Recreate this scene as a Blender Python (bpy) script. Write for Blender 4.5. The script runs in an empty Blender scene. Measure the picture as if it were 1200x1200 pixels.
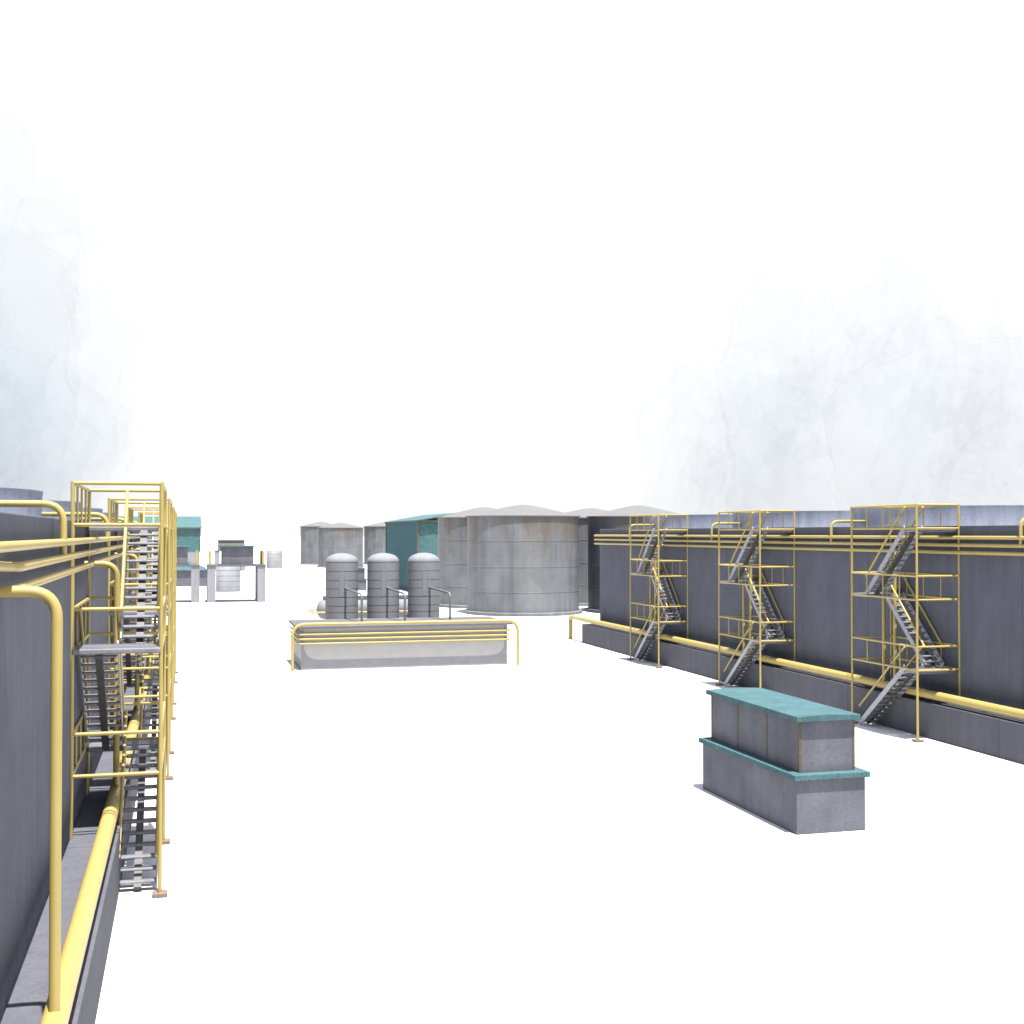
import bpy, bmesh, math, random
from mathutils import Vector, Matrix, noise as mnoise
random.seed(7)
R = math.radians
scene = bpy.context.scene
COL = scene.collection

# ------------------------------------------------------------------ camera
F = 1430.0
ph = math.atan((624.7 - 600) / F)
az = math.atan((600 - 217) / F * math.cos(ph))
fwd = Vector((math.sin(az) * math.cos(ph), math.cos(az) * math.cos(ph), math.sin(ph)))
right = Vector((math.cos(az), -math.sin(az), 0))
up = right.cross(fwd)
cam = bpy.data.cameras.new("camera"); camo = bpy.data.objects.new("camera", cam); COL.objects.link(camo)
camo.matrix_world = Matrix(((right.x, up.x, -fwd.x, 0), (right.y, up.y, -fwd.y, 0), (right.z, up.z, -fwd.z, 9.67), (0, 0, 0, 1)))
cam.sensor_width = 36; cam.lens = 36 * F / 1200; cam.clip_end = 6000; cam.clip_start = 0.1
scene.camera = camo

# ------------------------------------------------------------------ world, sun, exposure
SUN_DIR = Vector((0.045, -0.27, 1.0)).normalized()      # towards the sun
elev = math.asin(SUN_DIR.z); azim = math.atan2(SUN_DIR.x, SUN_DIR.y)
w = bpy.data.worlds.new("World"); scene.world = w; w.use_nodes = True
nt = w.node_tree; nt.nodes.clear()
out = nt.nodes.new('ShaderNodeOutputWorld')
sky = nt.nodes.new('ShaderNodeTexSky'); sky.sky_type = 'NISHITA'; sky.sun_disc = False
sky.sun_elevation = elev; sky.sun_rotation = azim; sky.dust_density = 2.0
bg = nt.nodes.new('ShaderNodeBackground'); bg.inputs['Strength'].default_value = 0.1
nt.links.new(sky.outputs[0], bg.inputs[0])
# bright milky haze low in the sky, thinning towards the zenith
bg2 = nt.nodes.new('ShaderNodeBackground'); bg2.inputs[0].default_value = (1.0, 1.0, 1.0, 1); bg2.inputs['Strength'].default_value = 0.325
tc = nt.nodes.new('ShaderNodeTexCoord'); sx = nt.nodes.new('ShaderNodeSeparateXYZ')
mr = nt.nodes.new('ShaderNodeMapRange'); mr.inputs['From Min'].default_value = 0.42; mr.inputs['From Max'].default_value = 0.62
mr.inputs['To Min'].default_value = 0.0; mr.inputs['To Max'].default_value = 0.85
mx = nt.nodes.new('ShaderNodeMixShader')
nt.links.new(tc.outputs['Generated'], sx.inputs[0]); nt.links.new(sx.outputs['Z'], mr.inputs['Value'])
nt.links.new(mr.outputs[0], mx.inputs[0]); nt.links.new(bg2.outputs[0], mx.inputs[1]); nt.links.new(bg.outputs[0], mx.inputs[2])
nt.links.new(mx.outputs[0], out.inputs[0])

sun = bpy.data.lights.new("sun", 'SUN'); sun.energy = 4.7; sun.angle = R(0.5); sun.color = (1.0, 0.965, 0.92)
suno = bpy.data.objects.new("sun", sun); COL.objects.link(suno)
suno.rotation_euler = SUN_DIR.to_track_quat('Z', 'Y').to_euler(); suno.location = (0, -20, 60)
vs = scene.view_settings; vs.view_transform = 'Standard'; vs.look = 'None'; vs.gamma = 1.0; vs.use_curve_mapping = False
vs.exposure = 1.65

# ------------------------------------------------------------------ materials
def ramp(n, stops):
    cr = n.color_ramp
    while len(cr.elements) > 1: cr.elements.remove(cr.elements[0])
    cr.elements[0].position = stops[0][0]; cr.elements[0].color = (*stops[0][1], 1)
    for p, c in stops[1:]:
        e = cr.elements.new(p); e.color = (*c, 1)

class Mat:
    def __init__(s, name, rough=0.7, metal=0.0, spec=0.4):
        s.m = bpy.data.materials.new(name); s.m.use_nodes = True; s.nt = s.m.node_tree
        s.b = s.nt.nodes['Principled BSDF']; s.b.inputs['Roughness'].default_value = rough
        s.b.inputs['Metallic'].default_value = metal; s.b.inputs['Specular IOR Level'].default_value = spec
        s.tc = s.nt.nodes.new('ShaderNodeTexCoord'); s.co = s.tc.outputs['Object']
    def n(s, t, **k):
        x = s.nt.nodes.new(t)
        for a, b in k.items(): setattr(x, a, b)
        return x
    def l(s, a, b): s.nt.links.new(a, b)
    def mapped(s, sc=(1, 1, 1), co=None):
        m = s.n('ShaderNodeMapping'); m.inputs['Scale'].default_value = sc; s.l(co or s.co, m.inputs[0]); return m.outputs[0]
    def noise(s, scale, sc=(1, 1, 1), detail=4, rough=0.55, co=None):
        n = s.n('ShaderNodeTexNoise'); n.inputs['Scale'].default_value = scale; n.inputs['Detail'].default_value = detail
        n.inputs['Roughness'].default_value = rough; s.l(s.mapped(sc, co), n.inputs['Vector']); return n.outputs['Fac']
    def ramp(s, fac, stops):
        r = s.n('ShaderNodeValToRGB'); ramp(r, stops); s.l(fac, r.inputs[0]); return r.outputs[0]
    def mix(s, fac, a, b, mode='MIX'):
        m = s.n('ShaderNodeMix', data_type='RGBA', blend_type=mode)
        for v, i in ((fac, 0), (a, 6), (b, 7)):
            if isinstance(v, (int, float)): m.inputs[i].default_value = v
            elif isinstance(v, tuple): m.inputs[i].default_value = (*v, 1)
            else: s.l(v, m.inputs[i])
        return m.outputs[2]
    def math(s, op, a, b=0.0, clamp=False):
        m = s.n('ShaderNodeMath', operation=op, use_clamp=clamp)
        for v, i in ((a, 0), (b, 1)):
            if isinstance(v, (int, float)): m.inputs[i].default_value = v
            else: s.l(v, m.inputs[i])
        return m.outputs[0]
    def bump(s, h, st=0.3, d=0.02):
        b = s.n('ShaderNodeBump'); b.inputs['Strength'].default_value = st; b.inputs['Distance'].default_value = d
        s.l(h, b.inputs['Height']); s.l(b.outputs[0], s.b.inputs['Normal'])
    def col(s, c):
        if isinstance(c, tuple): s.b.inputs['Base Color'].default_value = (*c, 1)
        else: s.l(c, s.b.inputs['Base Color'])
    def xyz(s):
        x = s.n('ShaderNodeSeparateXYZ'); s.l(s.co, x.inputs[0]); return x.outputs

def tint(c, k): return tuple(x * k for x in c)

def concrete(name, c, seam=None, contrast=0.18, streak=0.25):
    M = Mat(name, rough=0.92, spec=0.1)
    n1 = M.noise(0.55, detail=6); n2 = M.noise(2.2, (1, 1, 0.12), detail=5); n3 = M.noise(38, detail=3); n4 = M.noise(9, detail=6, rough=0.75)
    base = M.ramp(n1, [(0.3, tint(c, 1 - contrast)), (0.72, tint(c, 1 + contrast))])
    st = M.ramp(n2, [(0.35, (1 - streak,) * 3), (0.6, (1.0, 1.0, 1.0)), (0.8, (1.0 + streak * .35,) * 3)])
    base = M.mix(1.0, base, st, 'MULTIPLY')
    gr = M.ramp(n3, [(0.3, (0.84, 0.84, 0.84)), (0.7, (1.14, 1.14, 1.15))])
    base = M.mix(1.0, base, gr, 'MULTIPLY')
    base = M.mix(1.0, base, M.ramp(n4, [(0.35, (0.88, 0.88, 0.88)), (0.65, (1.1, 1.1, 1.1))]), 'MULTIPLY')
    if seam:
        x = M.xyz()
        a = M.math('FRACT', M.math('DIVIDE', M.math('ADD', x['Y'], seam[1]), seam[0]))
        d = M.math('ABSOLUTE', M.math('SUBTRACT', a, 0.5))
        line = M.math('LESS_THAN', d, 0.025 / seam[0])
        base = M.mix(M.math('MULTIPLY', line, 0.6), base, tint(c, 0.3))
    M.col(base); M.bump(n3, 0.25, 0.01)
    return M.m

CONC = (0.093, 0.094, 0.115)
m_wall = concrete('painted_concrete_wall', (0.083, 0.089, 0.111), seam=(12.4, 3.0), contrast=.1, streak=.1)
m_ledge = concrete('ledge_concrete', (0.082, 0.084, 0.099), seam=(12.4, 3.0), contrast=.08, streak=.1)
m_box = concrete('box_concrete', (0.103, 0.106, 0.124), contrast=0.2, streak=0.1)
m_light = concrete('light_concrete', (0.2, 0.2, 0.215), contrast=0.08, streak=0.1)
m_slab = concrete('slab_concrete', (0.098, 0.096, 0.106), contrast=0.06, streak=0.05)
m_stack = concrete('steam_hazed_stack', (0.30, 0.325, 0.40), contrast=0.1, streak=0.2)  # veil of steam over the stacks is put into this pale colour

# pump plinth wall: pale area with rounded lower corners above a darker grey band
def plinth_mat():
    M = Mat('plinth_two_tone', rough=0.85, spec=0.2)
    n = M.noise(1.5, detail=5); x = M.xyz()
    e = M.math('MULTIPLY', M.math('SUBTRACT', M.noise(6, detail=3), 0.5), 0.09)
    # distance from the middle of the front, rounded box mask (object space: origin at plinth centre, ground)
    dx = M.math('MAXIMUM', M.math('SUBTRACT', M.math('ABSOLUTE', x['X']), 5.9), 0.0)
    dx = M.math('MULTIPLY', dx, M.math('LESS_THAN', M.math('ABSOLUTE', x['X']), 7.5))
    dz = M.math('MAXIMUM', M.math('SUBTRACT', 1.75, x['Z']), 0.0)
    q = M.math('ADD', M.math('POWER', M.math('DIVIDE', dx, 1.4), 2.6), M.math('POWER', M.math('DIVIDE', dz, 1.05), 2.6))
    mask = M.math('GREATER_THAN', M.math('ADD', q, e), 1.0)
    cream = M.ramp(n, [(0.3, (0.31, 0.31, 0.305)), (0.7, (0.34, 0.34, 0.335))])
    grey_band = M.ramp(n, [(0.3, (0.20, 0.203, 0.222)), (0.7, (0.225, 0.228, 0.246))])
    M.col(M.mix(mask, cream, grey_band)); M.bump(M.noise(30), 0.15, 0.01)
    return M.m
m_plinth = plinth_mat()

def yellow():
    M = Mat('yellow_pipe_paint', rough=0.48, spec=0.35)
    n = M.noise(0.9, detail=6); n2 = M.noise(14, detail=5, rough=0.7)
    c = M.ramp(n, [(0.3, (0.272, 0.212, 0.066)), (0.7, (0.305, 0.238, 0.077))])
    chips = M.ramp(n2, [(0.70, (0, 0, 0)), (0.73, (1, 1, 1))])
    M.col(M.mix(M.math('MULTIPLY', chips, 0.5), c, (0.12, 0.1, 0.06))); M.bump(n2, 0.06, 0.004)
    return M.m
m_yel = yellow()

def galv(name, c, rough=0.55):
    M = Mat(name, rough=rough, metal=0.25, spec=0.4)
    n = M.noise(6, detail=5); n2 = M.noise(40)
    g = M.ramp(n, [(0.3, tint(c, .8)), (0.7, tint(c, 1.15))])
    M.col(g); M.bump(n2, 0.08, 0.004); return M.m
m_tread = galv('galvanised_tread', (0.15, 0.153, 0.172))
m_string = galv('galvanised_stringer', (0.25, 0.265, 0.3))
m_beam = galv('dark_steel_beam', (0.055, 0.055, 0.057))
m_land = galv('landing_steel', (0.15, 0.15, 0.17))
m_gpipe = galv('grey_pipe_steel', (0.13, 0.13, 0.15))

def grate():
    M = Mat('grating', rough=0.6, metal=0.2); x = M.xyz()
    a = M.math('FRACT', M.math('MULTIPLY', x['X'], 16)); b = M.math('FRACT', M.math('MULTIPLY', x['Y'], 7))
    k = M.math('MULTIPLY', M.math('LESS_THAN', a, 0.55), M.math('LESS_THAN', b, 0.3))
    M.col(M.mix(k, (0.14, 0.14, 0.16), (0.03, 0.03, 0.045))); return M.m
m_grate = grate()

def wood():
    M = Mat('base_pad', rough=0.8); n = M.noise(5, (8, 8, 1))
    M.col(M.ramp(n, [(0.3, (0.085, 0.062, 0.045)), (0.7, (0.18, 0.135, 0.105))])); return M.m
m_pad = wood()

def teal(name, c, axis='X', pitch=0.3, streak=True):
    M = Mat(name, rough=0.75, spec=0.06); x = M.xyz()
    a = M.math('FRACT', M.math('DIVIDE', x[axis], pitch)); r = M.math('ABSOLUTE', M.math('SUBTRACT', a, 0.5))
    n = M.noise(1.3, detail=6); n2 = M.noise(22, (1, 1, .4), detail=3)
    b = M.ramp(n, [(0.3, tint(c, 0.82)), (0.7, tint(c, 1.14))])
    g = M.ramp(n2, [(0.32, (0.72, 0.72, 0.72)), (0.68, (1.2, 1.22, 1.2))])
    b = M.mix(1.0, b, g, 'MULTIPLY')
    M.col(b)
    if streak: M.bump(M.ramp(r, [(0.15, (0, 0, 0)), (0.3, (1, 1, 1))]), 0.5, 0.04)
    return M.m
TEAL = (0.055, 0.108, 0.12)
m_teal_roof = teal('teal_corrugated_roof', tint(TEAL, 1.05), 'Y', 0.35)
m_teal_cap = teal('teal_cap_paint', tint(TEAL, 0.92), 'X', 0.12, False)
m_teal_wall = teal('teal_corrugated_wall', (0.055, 0.112, 0.118), 'X', 0.5)
m_teal_shaded = teal('teal_shaded_side', (0.03, 0.078, 0.096), 'Y', 0.5)  # darker copy of the wall teal, side shade put into the colour
m_trim = concrete('brown_trim', (0.11, 0.09, 0.07), contrast=.2)

def tank_mat(name, c, rust=1.0, seed=0.0, sk=1.0):
    M = Mat(name, rough=0.62, metal=0.1, spec=0.3); x = M.xyz()
    mp = M.n('ShaderNodeMapping'); mp.inputs['Location'].default_value = (seed, seed * 1.7, 0); M.l(M.co, mp.inputs[0]); co = mp.outputs[0]
    n1 = M.noise(0.35, detail=5, co=co); n2 = M.noise(0.9, (1, 1, 0.07), detail=6, co=co); n3 = M.noise(0.42, (1, 1, 0.09), detail=5, rough=0.6, co=co)
    n4 = M.noise(9, detail=4, co=co); n5 = M.noise(2.2, detail=3, co=co)
    b = M.ramp(n1, [(0.3, tint(c, 0.78)), (0.7, tint(c, 1.12))])
    b = M.mix(sk, b, M.ramp(n2, [(0.33, (0.76, 0.78, 0.81)), (0.52, (1, 1, 1)), (0.72, (1.16, 1.15, 1.1))]), 'MULTIPLY')
    b = M.mix(1.0, b, M.ramp(n4, [(0.3, (0.93, 0.93, 0.93)), (0.7, (1.07, 1.07, 1.07))]), 'MULTIPLY')
    zt = M.math('DIVIDE', x['Z'], 11.7)
    k = M.math('ADD', M.math('MULTIPLY', zt, 0.42), n3)
    k = M.math('ADD', k, M.math('MULTIPLY', M.math('SUBTRACT', n5, 0.5), 0.18))
    rm = M.ramp(k, [(0.81, (0, 0, 0)), (1.0, (1, 1, 1))])
    b = M.mix(M.math('MULTIPLY', rm, 0.72 * rust), b, (0.080, 0.060, 0.043))
    gm = M.ramp(M.noise(0.5, (1, 1, .5), detail=4, co=co), [(0.6, (0, 0, 0)), (0.72, (1, 1, 1))])
    b = M.mix(M.math('MULTIPLY', gm, 0.3), b, (0.075, 0.085, 0.055))
    M.col(b); M.bump(n4, 0.08, 0.01); return M.m
m_tank = [tank_mat('weathered_tank_steel_%s' % k, (0.118, 0.127, 0.136), 1.0, s) for k, s in (('a', 2.3), ('b', 11.1), ('c', 27.4))]
m_tankd = tank_mat('dark_tank_steel', (0.05, 0.057, 0.068), 0.7, 41.0)
m_roof = concrete('tank_roof_paint', (0.118, 0.118, 0.120), contrast=0.04, streak=0.02)
m_white = tank_mat('white_tank_paint', (0.19, 0.197, 0.21), 0.35, 63.0, .35)

def vessel_mat():
    M = Mat('vessel_steel', rough=0.7, metal=0.0, spec=0.2)
    n = M.noise(1.1, (1, 1, .6), detail=5); n2 = M.noise(12, detail=3)
    b = M.ramp(n, [(0.3, (0.135, 0.142, 0.153)), (0.7, (0.16, 0.167, 0.178))])
    b = M.mix(1.0, b, M.ramp(n2, [(0.3, (.93, .93, .93)), (0.7, (1.06, 1.06, 1.06))]), 'MULTIPLY')
    M.col(b); M.bump(n2, 0.06, 0.005); return M.m
m_vessel = vessel_mat()
m_seam = galv('seam_steel', (0.07, 0.073, 0.082), 0.8)

def ground_mat():
    M = Mat('white_ground', rough=1.0, spec=0.0)
    n = M.noise(0.05, detail=5)
    M.col(M.ramp(n, [(0.3, (0.50, 0.50, 0.497)), (0.7, (0.53, 0.53, 0.527))])); return M.m
m_ground = ground_mat()

def steam_mat(name, dens, c=(0.385, 0.43, 0.465), alpha=0.0, sc=(0.2, 0.22, 0.24)):
    m = bpy.data.materials.new(name); m.use_nodes = True; t = m.node_tree; t.nodes.clear()
    o = t.nodes.new('ShaderNodeOutputMaterial'); v = t.nodes.new('ShaderNodeVolumePrincipled')
    v.inputs['Color'].default_value = (*c, 1); v.inputs['Density'].default_value = dens
    v.inputs['Anisotropy'].default_value = 0.0
    if dens > 0: t.links.new(v.outputs[0], o.inputs['Volume'])
    if alpha > 0:      # thin condensing skin of the puffs
        a = t.nodes.new('ShaderNodeBsdfTransparent'); d = t.nodes.new('ShaderNodeBsdfDiffuse'); d.inputs[0].default_value = (*sc, 1)
        x = t.nodes.new('ShaderNodeMixShader'); x.inputs[0].default_value = alpha
        t.links.new(a.outputs[0], x.inputs[1]); t.links.new(d.outputs[0], x.inputs[2]); t.links.new(x.outputs[0], o.inputs['Surface'])
    return m

# ------------------------------------------------------------------ mesh helpers
class MB:
    def __init__(s): s.v = []; s.f = []; s.sm = []
    def add(s, vs, fs, smooth=False):
        o = len(s.v); s.v += [tuple(p) for p in vs]
        for f in fs: s.f.append([i + o for i in f]); s.sm.append(smooth)
        return s
    def box(s, a, b):
        x0, y0, z0 = a; x1, y1, z1 = b
        return s.add([(x0, y0, z0), (x1, y0, z0), (x1, y1, z0), (x0, y1, z0), (x0, y0, z1), (x1, y0, z1), (x1, y1, z1), (x0, y1, z1)],
                     [(0, 3, 2, 1), (4, 5, 6, 7), (0, 1, 5, 4), (1, 2, 6, 5), (2, 3, 7, 6), (3, 0, 4, 7)])
    def bar(s, p, q, wid, hei, side=None):
        p, q = Vector(p), Vector(q); d = (q - p).normalized()
        sd = Vector(side) if side else Vector((1, 0, 0)); u = d.cross(sd).normalized(); sd = u.cross(d).normalized()
        vs = []
        for c in (p, q):
            for a, b in ((-1, -1), (1, -1), (1, 1), (-1, 1)): vs.append(c + sd * a * wid / 2 + u * b * hei / 2)
        return s.add(vs, [(3, 2, 1, 0), (4, 5, 6, 7), (0, 1, 5, 4), (1, 2, 6, 5), (2, 3, 7, 6), (3, 0, 4, 7)])
    def tube(s, pts, r, seg=12):
        pts = [Vector(p) for p in pts]; n = len(pts); vs = []; fs = []
        ref = None
        for i, p in enumerate(pts):
            d = (pts[min(i + 1, n - 1)] - pts[max(i - 1, 0)]).normalized()
            if ref is None:
                ref = d.orthogonal().normalized()
            a = (ref - d * ref.dot(d)).normalized(); ref = a; b = d.cross(a)
            # mitre correction
            k = 1.0
            for j in range(seg):
                t = 2 * math.pi * j / seg; vs.append(p + (a * math.cos(t) + b * math.sin(t)) * r * k)
        for i in range(n - 1):
            for j in range(seg):
                j2 = (j + 1) % seg; fs.append((i * seg + j, i * seg + j2, (i + 1) * seg + j2, (i + 1) * seg + j))
        s.add(vs, fs, True)
        s.add(vs[:seg], [tuple(reversed(range(seg)))]); s.add(vs[-seg:], [tuple(range(seg))]); return s
    def lathe(s, prof, seg=48, c=(0, 0), smooth=True, close_top=True):
        vs = []; fs = []
        for r, z in prof:
            for j in range(seg):
                t = 2 * math.pi * j / seg; vs.append((c[0] + r * math.cos(t), c[1] + r * math.sin(t), z))
        for i in range(len(prof) - 1):
            for j in range(seg):
                j2 = (j + 1) % seg; fs.append((i * seg + j, i * seg + j2, (i + 1) * seg + j2, (i + 1) * seg + j))
        return s.add(vs, fs, smooth)
    def build(s, name, mat, parent=None, loc=None, bevel=0):
        me = bpy.data.meshes.new(name); me.from_pydata(s.v, [], s.f); me.materials.append(mat)
        me.polygons.foreach_set('use_smooth', s.sm); me.update()
        o = bpy.data.objects.new(name, me); COL.objects.link(o)
        if parent: o.parent = parent
        if loc: o.location = loc
        if bevel:
            b = o.modifiers.new('bevel', 'BEVEL'); b.width = bevel; b.segments = 2; b.limit_method = 'ANGLE'
        return o

def bend(pts, rad, seg=8):
    """round the inner corners of a polyline"""
    pts = [Vector(p) for p in pts]; res = [pts[0]]
    for i in range(1, len(pts) - 1):
        p, a, b = pts[i], (pts[i - 1] - pts[i]), (pts[i + 1] - pts[i])
        r = min(rad, a.length * .49, b.length * .49); a = p + a.normalized() * r; b = p + b.normalized() * r
        for k in range(seg + 1):
            t = k / seg; res.append(a * (1 - t) ** 2 * 1 + p * 2 * t * (1 - t) + b * t * t)
    res.append(pts[-1]); return res

def tag(o, label=None, cat=None, group=None, kind=None):
    if label: o['label'] = label
    if cat: o['category'] = cat
    if group: o['group'] = group
    if kind: o['kind'] = kind
    return o
def empty(name, loc=(0, 0, 0), rz=0.0):
    o = bpy.data.objects.new(name, None); COL.objects.link(o); o.location = loc; o.rotation_euler = (0, 0, rz); o.empty_display_size = 0.5
    return o
def copy_tree(o, parent=None):
    c = o.copy(); COL.objects.link(c); c.parent = parent
    for ch in list(o.children): copy_tree(ch, c)
    return c

# ------------------------------------------------------------------ ground
g = MB(); g.add([(-3000, -600, 0), (3000, -600, 0), (3000, 4000, 0), (-3000, 4000, 0)], [(0, 1, 2, 3)])
tag(g.build('ground', m_ground), kind='structure')

# ------------------------------------------------------------------ cooling tower blocks
def cooling_block(label, xw, sgn, y0, y1, ledge_x, ly0, ly1, centres, depth=17.8):
    """xw: wall face, sgn: direction into the block"""
    root = empty('cooling_block', (xw, (y0 + y1) / 2, 0))
    ox, oy = xw, (y0 + y1) / 2
    def bx(xa, xb): return min(xa, xb) - ox, max(xa, xb) - ox
    a, b = bx(xw, xw + sgn * depth)
    MB().box((a, y0 - oy, 0), (b, y1 - oy, 10.02)).build('wall', m_wall, root, bevel=0.03)
    a, b = bx(ledge_x, xw - sgn * 0.003)
    MB().box((a, ly0 - oy, 0), (b, ly1 - oy, 1.66)).build('ledge', m_ledge, root, bevel=0.02)
    for yc in centres:
        m = MB(); c = (xw + sgn * (1.89 + 7.0) - ox, yc - oy)
        m.lathe([(7.0, 10.0), (6.97, 10.3), (6.97, 10.9), (7.0, 11.1)], 96, c); m.lathe([(7.0, 11.1), (7.0, 11.12), (6.75, 11.12), (6.7, 10.1)], 96, c, smooth=False)
        m.build('fan_stack', m_stack, root)
    tag(root, label, 'cooling tower', 'long cooling tower blocks'); return root
SY = [28.9 + 16 * k for k in range(5)]
cooling_block('long dark grey cooling tower block along the left edge, haze-paled round stacks on its roof', -2.89, -1, 8.0, 101.3, -1.67, 8.0, 102.5, SY)
cooling_block('long dark grey cooling tower block on the right with steam over its haze-paled round stacks', 35.08, 1, 8.0, 101.3, 33.86, 8.0, 102.6, SY)

# ------------------------------------------------------------------ pipework on the blocks
def pipework(label, xw, sgn, my0, my1, py, arches, risers, end_drop):
    """sgn: direction into the block"""
    root = empty('pipework', (xw - sgn * 0.95, py[0][0], 0)); L = Vector(root.location)
    def P(x, y, z): return Vector((x, y, z)) - L
    xm = xw - sgn * 0.95; xp = xw - sgn * 0.24
    # big main, its ends turning down to the ground
    pts = [P(xm, my0, 2.02), P(xm, my1, 2.02)]
    if end_drop: pts.append(P(xm, my1, 0))
    MB().tube(bend(pts, 0.4), 0.205, 20).build('main_pipe', m_yel, root)
    k = my0 + 1.5
    # collars of the main
    for (z, (ya, yb, st)) in zip((9.46, 9.11, 8.76), py):
        pts = [P(xp, ya, z), P(xp, yb, z)]
        if st: pts = [P(xw - sgn * .1, 14.0, z + .4), P(xw - sgn * .1, 20.2, z + .045), P(xw - sgn * .1, ya - .3, z)] + pts
        MB().tube(bend(pts, 0.12), 0.085, 14).build('wall_pipe', m_yel, root)
    for y in arches:
        MB().tube(bend([P(xp, y, 9.11), P(xp, y, 10.33), P(xp + sgn * 2.9, y, 10.33)], 0.45), 0.078, 14).build('arch_pipe', m_yel, root)
    for y, zt in risers:
        MB().tube(bend([P(xm, y, 2.1), P(xm, y, zt), P(xw, y, zt)], 0.45), 0.09, 14).build('riser_pipe', m_yel, root)
    tag(root, label, 'pipes', 'yellow pipework on the cooling blocks'); return root
pipework('yellow pipes with upright risers along the left cooling block, closest to the viewer', -2.89, -1, 9.0, 106.5,
         [(12.0, 101.9, 0), (21.8, 101.9, 1), (20.4, 101.9, 0)], [29.2 + 16 * k for k in range(5)], [(20.4, 8.76)] + [(38.05 + 16 * k, 8.76) for k in range(4)], True)
pipework('yellow pipes along the right cooling block, the big one turned down at its far end', 35.08, 1, 9.0, 106.7,
         [(12.0, 101.9, 0), (12.0, 101.9, 0), (12.0, 101.9, 0)], [45.2 + 16 * k for k in range(4)],
         [(y + d, z) for y in (49.9, 65.9, 81.9) for d, z in ((3.9, 8.76), (4.9, 6.95))], True)

# ------------------------------------------------------------------ stair towers (local: y = climb of flight 1, -x = towards the wall)
LEN, WID = 5.72, 2.25
def stair_tower():
    root = empty('stair_tower')
    pr = 0.056
    for x, y, z0 in ((0, 0, 0.1), (0, LEN, 0.1), (-WID, 0, 1.66), (-WID, LEN, 1.66)):
        p = MB().tube([(x, y, z0), (x, y, 11.03)], pr, 12).build('post', m_yel, root)
        if z0 < 1:
            MB().box((x - .2, y - .2, 0), (x + .2, y + .2, .11)).build('base_plate', m_pad, root, bevel=0.01)
    for zl in (3.28, 6.56, 9.89):
        for ax, (p, q, nb) in (('y', ((0, 0), (0, LEN), 3)), ('y', ((-WID, 0), (-WID, LEN), 3)), ('x', ((0, 0), (-WID, 0), 0)), ('x', ((0, LEN), (-WID, LEN), 0))):
            if zl == 3.28 and p[0] == 0 and p[1] == 0 and ax == 'q': continue
            m = MB()
            for z in (zl, zl + 1.1): m.tube([(p[0], p[1], z), (q[0], q[1], z)], 0.05, 10)
            gr = m.build('guardrail', m_yel, root)
            for k in range(nb):
                t = (k + 1) / (nb + 1); x = p[0] + (q[0] - p[0]) * t; y = p[1] + (q[1] - p[1]) * t
                MB().tube([(x, y, zl), (x, y, zl + 1.1)], 0.032, 8).build('baluster', m_yel, gr)
    # landings: steel pans with a grating top and a rounded nosing
    def landing(y0, y1, z, e=.06):
        l = MB().box((-WID + e, y0, z - .15), (-e - .0, y1, z)).build('landing', m_land, root, bevel=0.035)
        MB().box((-WID + .12, y0 + .08, z), (-.12, y1 - .08, z + .012)).build('grating', m_grate, l)
    RUN = 4.05
    landing(.55 + RUN, LEN - .07, 3.28 - .02); landing(-.09, 1.35, 6.56 + .06, -.0); landing(.55 + RUN, LEN - .07, 9.89 - .02)
    N = 12
    for xa, xb, ya, za, yb, zb in ((-1.08, -.1, .5, 0, .5 + RUN, 3.26), (-WID + .1, -1.16, .55 + RUN + .0, 3.28, 1.2, 6.54), (-1.08, -.1, 1.2, 6.56, .55 + RUN, 9.87)):
        xm = (xa + xb) / 2
        for x in (xa, xb):
            MB().bar((x, ya, za + .08), (x, yb, zb + .08), 0.035, 0.26).build('stringer', m_string, root)
            MB().tube([(x, ya, za + .95), (x, yb, zb + 1.05)], 0.05, 10).build('handrail', m_yel, root)
        d = Vector((0, yb - ya, zb - za)).normalized()
        MB().bar((xm, ya, za - .06 if za > 1 else .1), (xm, yb, zb - .16), 0.2, 0.14).build('centre_beam', m_beam, root)
        for k in range(N):
            t = (k + .6) / (N + .2); y = ya + (yb - ya) * t; z = za + (zb - za) * (k + 1) / (N + 1)
            MB().box((xa + .02, y - .145, z - .05), (xb - .02, y + .145, z + .035)).build('tread', m_tread, root, bevel=0.035)
    return root
T0 = stair_tower()
lab_l = ['closest yellow stair tower, against the left cooling block', 'second yellow stair tower along the left cooling block',
         'third yellow stair tower along the left cooling block', 'farthest yellow stair tower along the left cooling block']
lab_r = ['large yellow stair tower on the right block behind the teal topped box', 'middle yellow stair tower on the right cooling block',
         'farthest yellow stair tower on the right block, nearest the steel tanks']
for i in range(4):
    t = T0 if i == 0 else copy_tree(T0)
    t.location = (-0.61, 34.0 + 15.93 * i, 0); tag(t, lab_l[i], 'stair tower', 'yellow zigzag stair towers on the cooling blocks')
for i in range(3):
    t = copy_tree(T0); t.location = (32.82, 55.62 + 16.0 * i, 0); t.rotation_euler = (0, 0, math.pi)
    tag(t, lab_r[i], 'stair tower', 'yellow zigzag stair towers on the cooling blocks')

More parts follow.
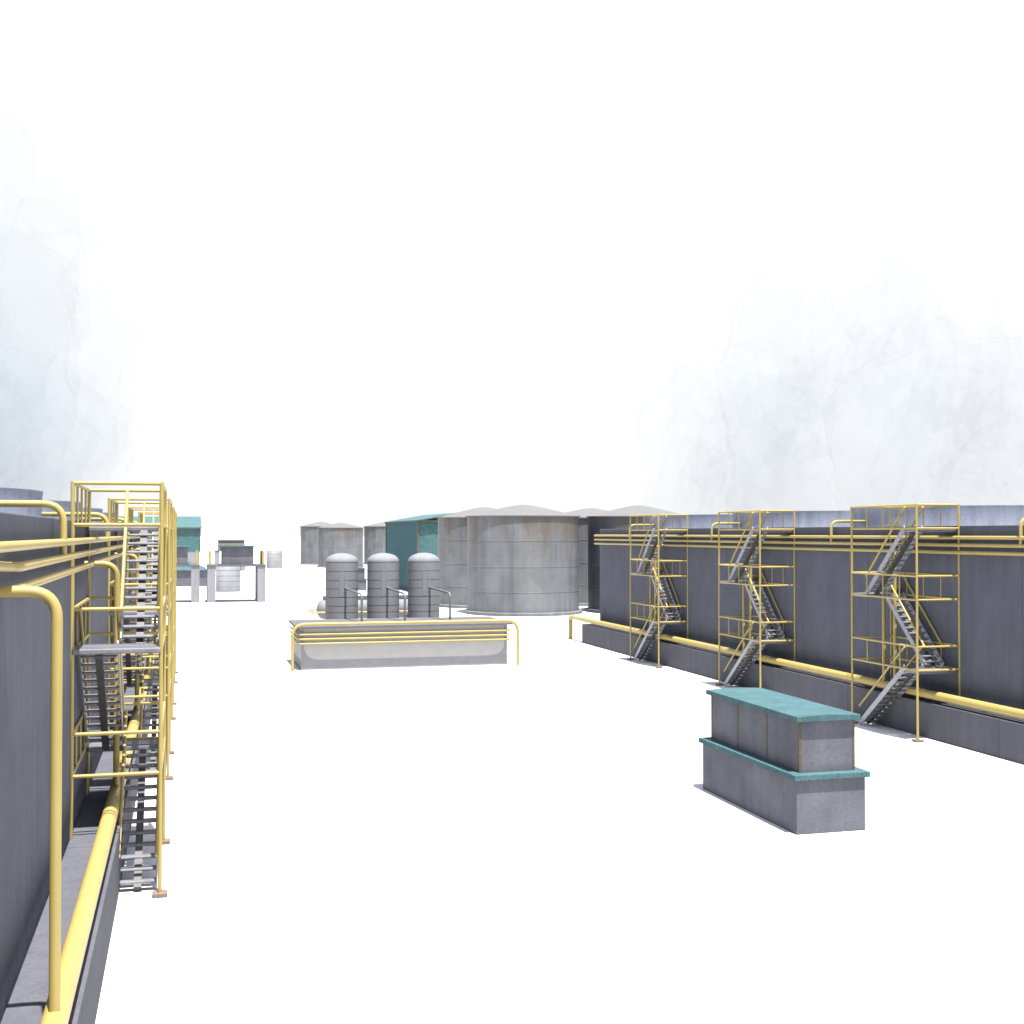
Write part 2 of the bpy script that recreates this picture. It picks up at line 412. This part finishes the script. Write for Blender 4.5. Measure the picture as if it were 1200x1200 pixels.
# ------------------------------------------------------------------ two-tier boxes with teal caps
def tier_box():
    root = empty('equipment_box')
    W, L = 2.47, 7.35
    MB().box((0, 0, 0), (W, L, 1.74)).build('lower_wall', m_box, root, bevel=0.015)
    MB().box((-.12, -.12, 1.74), (W + .12, L + .12, 1.92)).build('lower_cap', m_teal_cap, root, bevel=0.015)
    x0, x1, y0, y1 = .25, W - .23, .27, L - .25
    MB().box((x0, y0, 1.92), (x1, y1, 3.58)).build('upper_wall', m_box, root, bevel=0.01)
    m = MB(); a, b, c, d = x0 - .17, x1 + .13, y0 - .17, y1 + .13; xm = (a + b) / 2
    m.add([(a, c, 3.58), (b, c, 3.58), (b, d, 3.58), (a, d, 3.58), (a, c, 3.75), (b, c, 3.75), (b, d, 3.75), (a, d, 3.75), (xm, c, 3.80), (xm, d, 3.80)],
          [(0, 3, 2, 1), (0, 1, 5, 8, 4), (1, 2, 6, 5), (2, 3, 7, 9, 6), (3, 0, 4, 7), (4, 8, 9, 7), (8, 5, 6, 9)])
    m.build('roof_cap', m_teal_cap, root, bevel=0.012)
    for x in (x0 - .012, x1 - .073):
        n = 3 if x < 1 else 3
        for k in range(n + 1):
            y = y0 - .012 + (y1 - y0 - .065) * k / n
            MB().box((x, y, 1.92), (x + .085, y + .085, 3.58)).build('corner_strip', m_trim, root)
    return root
B0 = tier_box(); B0.location = (18.96, 35.55, 0)
tag(B0, 'grey two-tier concrete box with teal caps standing alone in front on the right', 'equipment box', 'two-tier grey boxes with teal caps')
B1 = copy_tree(B0); B1.location = (27.05, 205.0, 0); tag(B1, 'tiny distant two-tier box with teal caps seen between two upright vessels', 'equipment box', 'two-tier grey boxes with teal caps')

# ------------------------------------------------------------------ pump plinth
PX, PY = 15.45, 90.5
pl = empty('concrete_plinth', (PX, PY, 0))
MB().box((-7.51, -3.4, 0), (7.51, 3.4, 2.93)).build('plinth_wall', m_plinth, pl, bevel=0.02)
MB().box((-7.85, -3.7, 2.93), (7.85, 3.65, 3.07)).build('top_slab', m_slab, pl, bevel=0.01)
for z in (2.51, 2.18, 1.86):
    xa, xb, ya, yb = -7.68, 7.68, -3.58, 3.5
    MB().tube(bend([(xa, yb, z), (xa, ya, z), (xb, ya, z), (xb, yb, z)], 0.18), 0.07, 10).build('band_pipe', m_yel, pl)
tag(pl, 'long low pale concrete plinth with three thin yellow pipes wrapped round it', 'plinth')
ar = MB().tube(bend([(-8.15, 0, 0), (-8.15, 0, 3.28), (8.15, 0, 3.28), (8.15, 0, 0)], 0.9, 10), 0.11, 16).build('barrier_pipe', m_yel, None, (15.42, 86.35, 0))
tag(ar, 'low yellow pipe hoop standing across the front of the pale plinth', 'pipe')

# upright vessels behind the plinth, each with its grey bent pipe
def vessel():
    root = empty('pressure_vessel'); r = 1.26; zt = 7.45
    prof = [(r, 0), (r, .02), (r, zt - .03), (r, zt)]
    for k in range(1, 9):
        t = k / 8 * math.pi / 2; prof.append((r * math.cos(t) if k < 8 else 0.001, zt + .66 * math.sin(t) ** 1.0 if k else zt))
    MB().lathe(prof, 48).build('shell', m_vessel, root)
    for z in (7.42, 6.72, 6.02, 5.38, 4.72, 4.05, 3.55):
        MB().lathe([(r + .001, z - .022), (r + .008, z - .016), (r + .008, z + .016), (r + .001, z + .022)], 48).build('seam_band', m_seam, root)
    # riveted upright strap on the front
    m = MB(); a0 = R(-97)
    for s in (-1, 1):
        for k in range(1):
            ang = a0 + s * 0.15
            x, y = math.cos(ang) * (r + .008), math.sin(ang) * (r + .008)
            m.bar((x, y, 4.75), (x, y, 6.7), 0.02, 0.02)
    m.build('strap_edge', m_seam, root)
    m = MB(); n = 6; vs = []
    for k in range(n + 1):
        ang = a0 - .15 + .3 * k / n
        for z in (4.75, 6.7): vs.append((math.cos(ang) * (r + .016), math.sin(ang) * (r + .016), z))
    m.add(vs, [(2 * k, 2 * k + 2, 2 * k + 3, 2 * k + 1) for k in range(n)], True); m.build('strap', m_vessel, root)
    return root
V0 = vessel()
vl = ['left of the three upright grey vessels behind the plinth', 'middle of the three upright grey vessels behind the plinth', 'right of the three upright grey vessels behind the plinth']
for i in range(3):
    v = V0 if i == 0 else copy_tree(V0)
    v.location = (11.83 + 3.25 * i, 95.55, 0); v.rotation_euler = (0, 0, R(0)); tag(v, vl[i], 'vessel', 'upright domed grey vessels')
    x0 = (12.6, 15.82, 19.25)[i]; xe = (11.95, 15.2, 18.55)[i]
    pts = bend([(0, 0, 3.06), (0, 0, 5.15), (xe - x0, 4.5, 5.42)], 0.35)
    gp = MB().tube(pts, 0.085, 12).build('bent_pipe', m_gpipe, None, (x0, 89.87, 0))
    tag(gp, ['thin grey bent pipe from the plinth to the left upright vessel', 'thin grey bent pipe from the plinth to the middle upright vessel', 'thin grey bent pipe from the plinth to the right upright vessel'][i], 'pipe', 'grey bent pipes on the plinth')

# lying vessel behind them
hv = empty('horizontal_tank', (15.5, 105, 0))
m = MB(); prof = []
r = 0.85; L2 = 4.1
for k in range(7):
    t = k / 6 * math.pi / 2; prof.append((max(r * math.sin(t), .001), -L2 - .55 * math.cos(t)))
for k in range(7):
    t = k / 6 * math.pi / 2; prof.append((max(r * math.cos(t), .001), L2 + .55 * math.sin(t)))
vs = []; seg = 32
for rr, zz in prof:
    for j in range(seg):
        t = 2 * math.pi * j / seg; vs.append((zz, rr * math.cos(t), 3.17 + rr * math.sin(t)))
m.add(vs, [(i * seg + j, i * seg + (j + 1) % seg, (i + 1) * seg + (j + 1) % seg, (i + 1) * seg + j) for i in range(len(prof) - 1) for j in range(seg)], True)
m.build('shell', m_vessel, hv)
for x in (-3.2, 3.2): MB().box((x - .2, -.7, 0), (x + .2, .7, 2.5)).build('saddle', m_box, hv)
MB().box((-4.1, -.35, 4.0), (3.9, .35, 4.28)).build('walkway', m_box, hv)
MB().tube(bend([(-4.3, .9, 3.1), (-5.35, .9, 3.02), (-5.0, -1.15, 2.95), (3.9, -1.15, 2.95)], 0.35), 0.085, 10).build('yellow_pipe', m_yel, hv)
tag(hv, 'grey lying tank with rounded ends half hidden behind the upright vessels', 'tank')

# ------------------------------------------------------------------ storage tanks
def storage_tank(label, x, y, rad, mat, h=11.68, cone=1.5, group='big weathered steel storage tanks'):
    root = empty('storage_tank', (x, y, 0))
    MB().lathe([(rad, .0), (rad, h)], 96).build('shell', mat, root)
    m = MB(); ro = rad + .2; prof = []
    n = 20
    for k in range(n + 1):
        t = k / n; q = 1 - t            # q: distance from the apex, straight slope rounded off at the top
        prof.append((ro * q + .001, h + .06 + cone * (1.08 - math.sqrt(q * q + .0225) * 1.08 + .0) if q < .999 else h + .06))
    m.lathe([(rad - .02, h - .06), (ro, h - .06)], 96, smooth=False); m.lathe([(ro, h - .06), (ro, h + .06)], 96); m.lathe(prof, 96); m.build('roof', m_roof, root)
    MB().lathe([(rad + .001, .0), (rad + .42, 0), (rad + .42, .34), (rad + .001, .42)], 96, smooth=False).build('base_ring', mat, root)
    for z in (2.75, 5.7, 8.75):
        MB().lathe([(rad + .001, z - .035), (rad + .022, z - .03), (rad + .022, z + .03), (rad + .001, z + .035)], 96).build('weld_seam', m_seam if False else mat, root)
    tag(root, label, 'storage tank', group); return root
storage_tank('large rusty streaked steel tank in the middle, closest of the storage tanks', 39.68, 142.99, 6.79, m_tank[0])
storage_tank('rust stained steel tank just left of and behind the closest tank, beside the teal shed', 38.45, 158.0, 6.12, m_tank[1])
storage_tank('brownish steel tank glimpsed in the gap behind the closest tank', 54.1, 160.0, 6.7, m_tank[1])
storage_tank('darkest steel tank, partly hidden behind the end of the right block', 54.2, 142.0, 6.2, m_tankd)
storage_tank('distant rust marked tank, front one of the far group left of the teal shed', 42.5, 346.26, 6.34, m_tank[0], h=11.15)
storage_tank('distant tank at the left end of the far group', 40.54, 379.61, 6.25, m_tank[2])
storage_tank('distant tank in the far group standing right against the teal shed', 60.34, 375.16, 7.03, m_tank[1])

def plain_tank(label, x, y, rad, h):
    root = empty('white_tank', (x, y, 0))
    MB().lathe([(rad, .12), (rad, h), (rad - .08, h + .05), (.001, h + .15)], 64).build('shell', m_white, root)
    for k in range(1, 5):
        z = h * k / 5; MB().lathe([(rad + .001, z - .03), (rad + .02, z), (rad + .001, z + .03)], 64).build('hoop', m_white, root)
    MB().lathe([(rad + .1, 0), (rad + .1, .12), (.001, .12)], 64, smooth=False).build('base', m_light, root)
    tag(root, label, 'tank', 'small pale round tanks')
plain_tank('pale round tank with rusty foot standing behind the grey platform', 6.9, 207.0, 1.98, 4.45)
plain_tank('small pale round tank alone on the white ground right of the platforms', 23.85, 342.6, 2.12, 4.8)

# ------------------------------------------------------------------ teal sheds
def teal_shed(label, x0, x1, y0, y1, eave, ridge, ridge_axis, base=0.0):
    root = empty('teal_shed', ((x0 + x1) / 2, (y0 + y1) / 2, 0)); W, D = (x1 - x0) / 2, (y1 - y0) / 2
    if base:
        MB().box((-W + .05, -D + .05, 0), (W - .05, D - .05, base)).build('base_wall', m_light, root)
    z0 = base
    for s_ in (-1, 1):
        MB().box((-W, min(s_ * D, s_ * (D - .12)), z0), (W, max(s_ * D, s_ * (D - .12)), eave)).build('end_wall', m_teal_wall, root)
        MB().box((min(s_ * (W + .003), s_ * (W - .12)), -D + .12, z0), (max(s_ * (W + .003), s_ * (W - .12)), D - .12, eave)).build('side_wall', m_teal_shaded, root)
    o = .55; t = .18
    if ridge_axis == 'Y':
        MB().add([(-W, -D, eave), (W, -D, eave), (0, -D, ridge), (-W, D, eave), (W, D, eave), (0, D, ridge)], [(0, 1, 2), (4, 3, 5)]).build('gable', m_teal_wall, root)
        s = (ridge - eave) / W; a = W + .25
        sec = [(-a, eave - .25 * s), (0, ridge), (a, eave - .25 * s), (a, eave - .25 * s + t), (0, ridge + t), (-a, eave - .25 * s + t)]
        vs = [(x, -D - o, z) for x, z in sec] + [(x, D + o, z) for x, z in sec]
        MB().add(vs, [(5, 4, 1, 0), (4, 3, 2, 1), (6, 7, 10, 11), (7, 8, 9, 10), (0, 1, 7, 6), (1, 2, 8, 7), (2, 3, 9, 8), (3, 4, 10, 9), (4, 5, 11, 10), (5, 0, 6, 11)]).build('roof', m_teal_roof, root)
        MB().bar((-a, -D - o - .03, eave - .25 * s + .04), (0, -D - o - .03, ridge + .04), .06, .22).bar((0, -D - o - .03, ridge + .04), (a, -D - o - .03, eave - .25 * s + .04), .06, .22).build('verge_trim', m_trim, root)
        MB().box((-a - .05, -D - o, eave - .25 * s - .1), (-a, D + o, eave - .25 * s + .14)).build('eave_trim', m_trim, root)
        MB().box((-W, -D - .55, eave - .1), (W, -D - .003, eave + .12)).build('tie_trim', m_trim, root)
    else:
        MB().add([(-W, -D, eave), (-W, D, eave), (-W, 0, ridge), (W, -D, eave), (W, D, eave), (W, 0, ridge)], [(1, 0, 2), (3, 4, 5)]).build('gable', m_teal_shaded, root)
        s = (ridge - eave) / D; a = D + o
        sec = [(-a, eave - o * s), (0, ridge), (a, eave - o * s), (a, eave - o * s + t), (0, ridge + t), (-a, eave - o * s + t)]
        vs = [(-W - .3, y, z) for y, z in sec] + [(W + .3, y, z) for y, z in sec]
        MB().add(vs, [(0, 1, 4, 5), (1, 2, 3, 4), (11, 10, 7, 6), (10, 9, 8, 7), (6, 7, 1, 0), (7, 8, 2, 1), (8, 9, 3, 2), (9, 10, 4, 3), (10, 11, 5, 4), (11, 6, 0, 5)]).build('roof', m_teal_wall, root)
        MB().box((-W - .3, -a - .05, eave - o * s - .15), (W + .3, -a, eave - o * s + .1)).build('eave_trim', m_trim, root)
    for x, y in ((-W, -D), (W, -D), (-W, D)):
        MB().box((x - .14, y - .14, z0), (x + .14, y + .14, eave - .1)).build('corner_trim', m_trim, root)
    tag(root, label, 'shed', 'teal corrugated sheds'); return root
teal_shed('long teal corrugated shed behind the vessels, with brown trim and sloping roof', 35.94, 49.9, 192.3, 224.0, 11.6, 12.85, 'Y')
teal_shed('far teal shed with pale base wall rising behind the left platforms', -32, 3.95, 345, 375, 11.2, 14.2, 'X', base=4.6)

# low grey building with a teal roof behind the left platform
lb = empty('low_building', (-6.1, 238, 0)); W, D = 9.9, 9.0
MB().box((-W, -D, 0), (W, D, 2.8)).build('wall', m_box, lb)
m = MB(); sec = [(-W - .25, -D - .35, 2.8), (W + .05, -D - .35, 2.8), (W + .05, D + .3, 2.8), (-W - .25, D + .3, 2.8)]
m.add([(-W - .25, -D - .35, 2.8), (W + .05, -D - .35, 2.8), (W + .05, D, 2.8), (-W - .25, D, 2.8), (-W - .25, -D - .35, 3.0), (W + .05, -D - .35, 3.0), (W - 4.0, 0, 4.7), (-W + 4, 0, 4.7), (W + .05, D, 3.0), (-W - .25, D, 3.0)],
      [(0, 3, 2, 1), (0, 1, 5, 4), (1, 2, 8, 5), (2, 3, 9, 8), (3, 0, 4, 9), (4, 5, 6, 7), (5, 8, 6), (8, 9, 7, 6), (9, 4, 7)])
m.build('roof', m_teal_cap, lb)
tag(lb, 'low grey building with a sloping teal roof behind the legs of the left platform', 'building')

# ------------------------------------------------------------------ platforms on wall-like legs, with cabins
def platform(label, x0, x1, y0, dep, top=5.25, lw=1.12, rails=(1, 1), front_rail=False):
    root = empty('raised_platform', ((x0 + x1) / 2, y0 + dep / 2, 0)); W, D = (x1 - x0) / 2, dep / 2
    MB().box((-W - .03, -D - .1, top - .24), (W + .03, D + .1, top)).build('deck', m_slab, root, bevel=.02)
    for s in (-1, 1):
        xa, xb = sorted((s * W, s * (W - lw))); MB().box((xa, -D, 0), (xb, D, top - .24)).build('leg', m_light, root, bevel=.02)
    for s, on in zip((-1, 1), rails):
        if not on: continue
        m = MB(); x = s * (W - .35)
        for z in (top + .9, top + 1.85): m.tube([(x, -D + .15, z), (x, D - .15, z)], .09, 8)
        for k in range(5):
            y = -D + .15 + (2 * D - .3) * k / 4; m.tube([(x, y, top), (x, y, top + 1.85)], .16 if k == 0 else .1, 8)
        m.build('guardrail', m_yel, root)
    if front_rail:
        m = MB(); m.tube([(-W, -D, top + 1.6), (W, -D, top + 1.6)], .07, 8)
        for k in range(9):
            x = -W + 2 * W * k / 8; m.tube([(x, -D, top), (x, -D, top + 1.6)], .05, 6)
        m.build('guardrail', m_yel, root)
    tag(root, label, 'platform', 'concrete platforms on wall-like legs'); return root
def cabin(label, x0, x1, y0, dep, z0, h, ov=.4):
    root = empty('roof_cabin', ((x0 + x1) / 2, y0 + dep / 2, z0)); W, D = (x1 - x0) / 2, dep / 2
    MB().box((-W, -D, 0), (W, D, h)).build('wall', m_box, root, bevel=.02)
    MB().box((-W - ov, -D - ov, h), (W + ov, D + ov, h + .16)).build('roof', m_teal_cap, root, bevel=.02)
    tag(root, label, 'cabin', 'grey cabins with flat teal roofs')
platform('grey platform on wall-like legs just right of the stair towers, cut off by them', -7.0, 1.95, 175.2, 6.0)
platform('grey platform on two wall-like legs standing clear on the left, under a cabin', 3.0, 10.95, 174.5, 6.2)
platform('farthest grey platform with a thin yellow rail along its front', 7.4, 15.05, 319.5, 6.0, front_rail=True, rails=(0, 0), top=5.25)
cabin('grey cabin with flat teal roof partly hidden by the left stair towers', -5.5, .35, 175.9, 4.5, 5.25, 2.45)
cabin('grey cabin with flat teal roof on the clear standing platform', 5.0, 9.3, 175.3, 4.8, 5.25, 2.5)
cabin('farthest grey cabin with flat teal roof, above the other platforms', 8.2, 14.8, 321.0, 4.5, 5.25, 2.5)

# ------------------------------------------------------------------ steam from the fan stacks
def plume(cx, cy, prof, seed, mat, label, group, lean=(0, 0), seg=44, amp=0.9):
    """prof: (z, radius) rings; a closed lumpy skin"""
    vs = []; fs = []; n = len(prof)
    for i, (z, rr) in enumerate(prof):
        t = i / (n - 1); ox = lean[0] * t * t; oy = lean[1] * t * t
        for j in range(seg):
            a = 2 * math.pi * (j + .5 * (i % 2)) / seg
            p = Vector((math.cos(a) * .9, math.sin(a) * .9, z * .13 + seed))
            d = mnoise.noise(p * 1.3) * 1.1 + mnoise.noise(p * 3.1) * .6 + mnoise.noise(p * 6.3) * .35 + mnoise.noise(p * 14) * .2
            k = min(1, i / 5.0) * amp * min(1, rr / 3)
            vs.append((cx + ox + math.cos(a) * (rr + d * k), cy + oy + math.sin(a) * (rr + d * k), z + (d * .5 * k if 1 < i < n - 1 else 0)))
    for i in range(n - 1):
        for j in range(seg):
            j2 = (j + 1) % seg
            q = (i * seg + j, i * seg + j2, (i + 1) * seg + j2, (i + 1) * seg + j)
            if i % 2 == 0: fs += [(q[0], q[1], q[3]), (q[1], q[2], q[3])]
            else: fs += [(q[0], q[1], q[2]), (q[0], q[2], q[3])]
    fs.append(tuple(reversed(range(seg)))); fs.append(tuple((n - 1) * seg + j for j in range(seg)))
    m = MB(); m.v = vs; m.f = fs; m.sm = [False] * len(fs)
    c = Vector((cx, cy, 10.04)); m.v = [tuple(Vector(v) - c) for v in m.v]
    o = m.build('steam_plume', mat, None, tuple(c)); tag(o, label, 'steam', group, 'stuff')
    rnd = random.Random(int(seed * 10)); zt = prof[-1][0] - 10
    for q in range(13):
        bm = bmesh.new(); bmesh.ops.create_icosphere(bm, subdivisions=3, radius=1)
        rr = rnd.uniform(1.2, 3.3); sx_, sy_, sz_ = rnd.uniform(.8, 1.3), rnd.uniform(.8, 1.3), rnd.uniform(1.0, 1.9)
        for v_ in bm.verts:
            d_ = 1 + mnoise.noise(v_.co * 1.4 + Vector((seed, q, 0))) * 1.0 + mnoise.noise(v_.co * 3.5 + Vector((q, seed, 3))) * .5 + rnd.uniform(-.05, .05)
            v_.co = Vector((v_.co.x * sx_, v_.co.y * sy_, v_.co.z * sz_)) * d_ * rr
        a_ = rnd.uniform(0, 6.28); z_ = rnd.uniform(.12, .62) * zt
        me = bpy.data.meshes.new('steam_puff'); bm.to_mesh(me); bm.free(); me.materials.append(mp1 if cx > 0 else mp2)
        po = bpy.data.objects.new('steam_puff', me); COL.objects.link(po); po.parent = o
        rad_ = rnd.uniform(.2, .72) * 7; t_ = z_ / zt
        po.location = (math.cos(a_) * rad_ + lean[0] * t_ * t_, math.sin(a_) * rad_, z_ + rr)
    return o
def dome(zt, r0, rmax, n=24, zb=10.04, neck=.55):
    pr = []
    for k in range(n + 1):
        t = k / n; z = zb + (zt - zb) * t
        if t < neck: rr = r0 + (rmax - r0) * math.sin(t / neck * math.pi / 2)
        else: rr = rmax * math.sqrt(max(0, 1 - ((t - neck) / (1 - neck)) ** 2)) + .15
        pr.append((z, rr))
    return pr
ms1 = steam_mat('steam_right', 0.021, (0.45, 0.49, 0.525), 0.027, (0.19, 0.22, 0.25)); ms2 = steam_mat('steam_left', 0.027, (0.40, 0.445, 0.48), 0.02, (0.18, 0.21, 0.25))
mp1 = steam_mat('puff_right', 0, alpha=0.013, sc=(0.17, 0.2, 0.23)); mp2 = steam_mat('puff_left', 0, alpha=0.02, sc=(0.15, 0.185, 0.225))
GX = 'faint steam over the right cooling block'; GL = 'faint steam over the left cooling block'
plume(43.97, 92.9, dome(25.0, 7.5, 7.8), 3.1, ms1, 'lowest faint steam plume, at the far end of the right block', GX)
plume(43.97, 76.9, dome(29.5, 7.45, 7.8), 9.7, ms1, 'tallest rounded steam plume over the right block', GX)
plume(43.97, 60.9, dome(20.8, 7.45, 8.6), 15.2, ms1, 'faint steam plume at the right edge above the large stair tower', GX)
plume(-11.78, 44.9, dome(27.5, 7.4, 8.6), 21.3, ms2, 'closest and tallest steam plume at the left edge', GL, lean=(-2, 0), amp=1.3)
plume(-11.78, 60.9, dome(25.0, 7.4, 9.4, neck=.4), 33.8, ms2, 'steam plume over the left block bulging beside the closest one', GL, lean=(-1, 0), amp=1.3)
plume(-11.78, 76.9, dome(20.5, 7.3, 8.6), 41.9, ms2, 'low distant steam plume over the left block', GL, amp=1.2)

cy = scene.cycles; cy.max_bounces = 8; cy.diffuse_bounces = 4; cy.volume_bounces = 1; cy.transparent_max_bounces = 96
cy.use_denoising = True
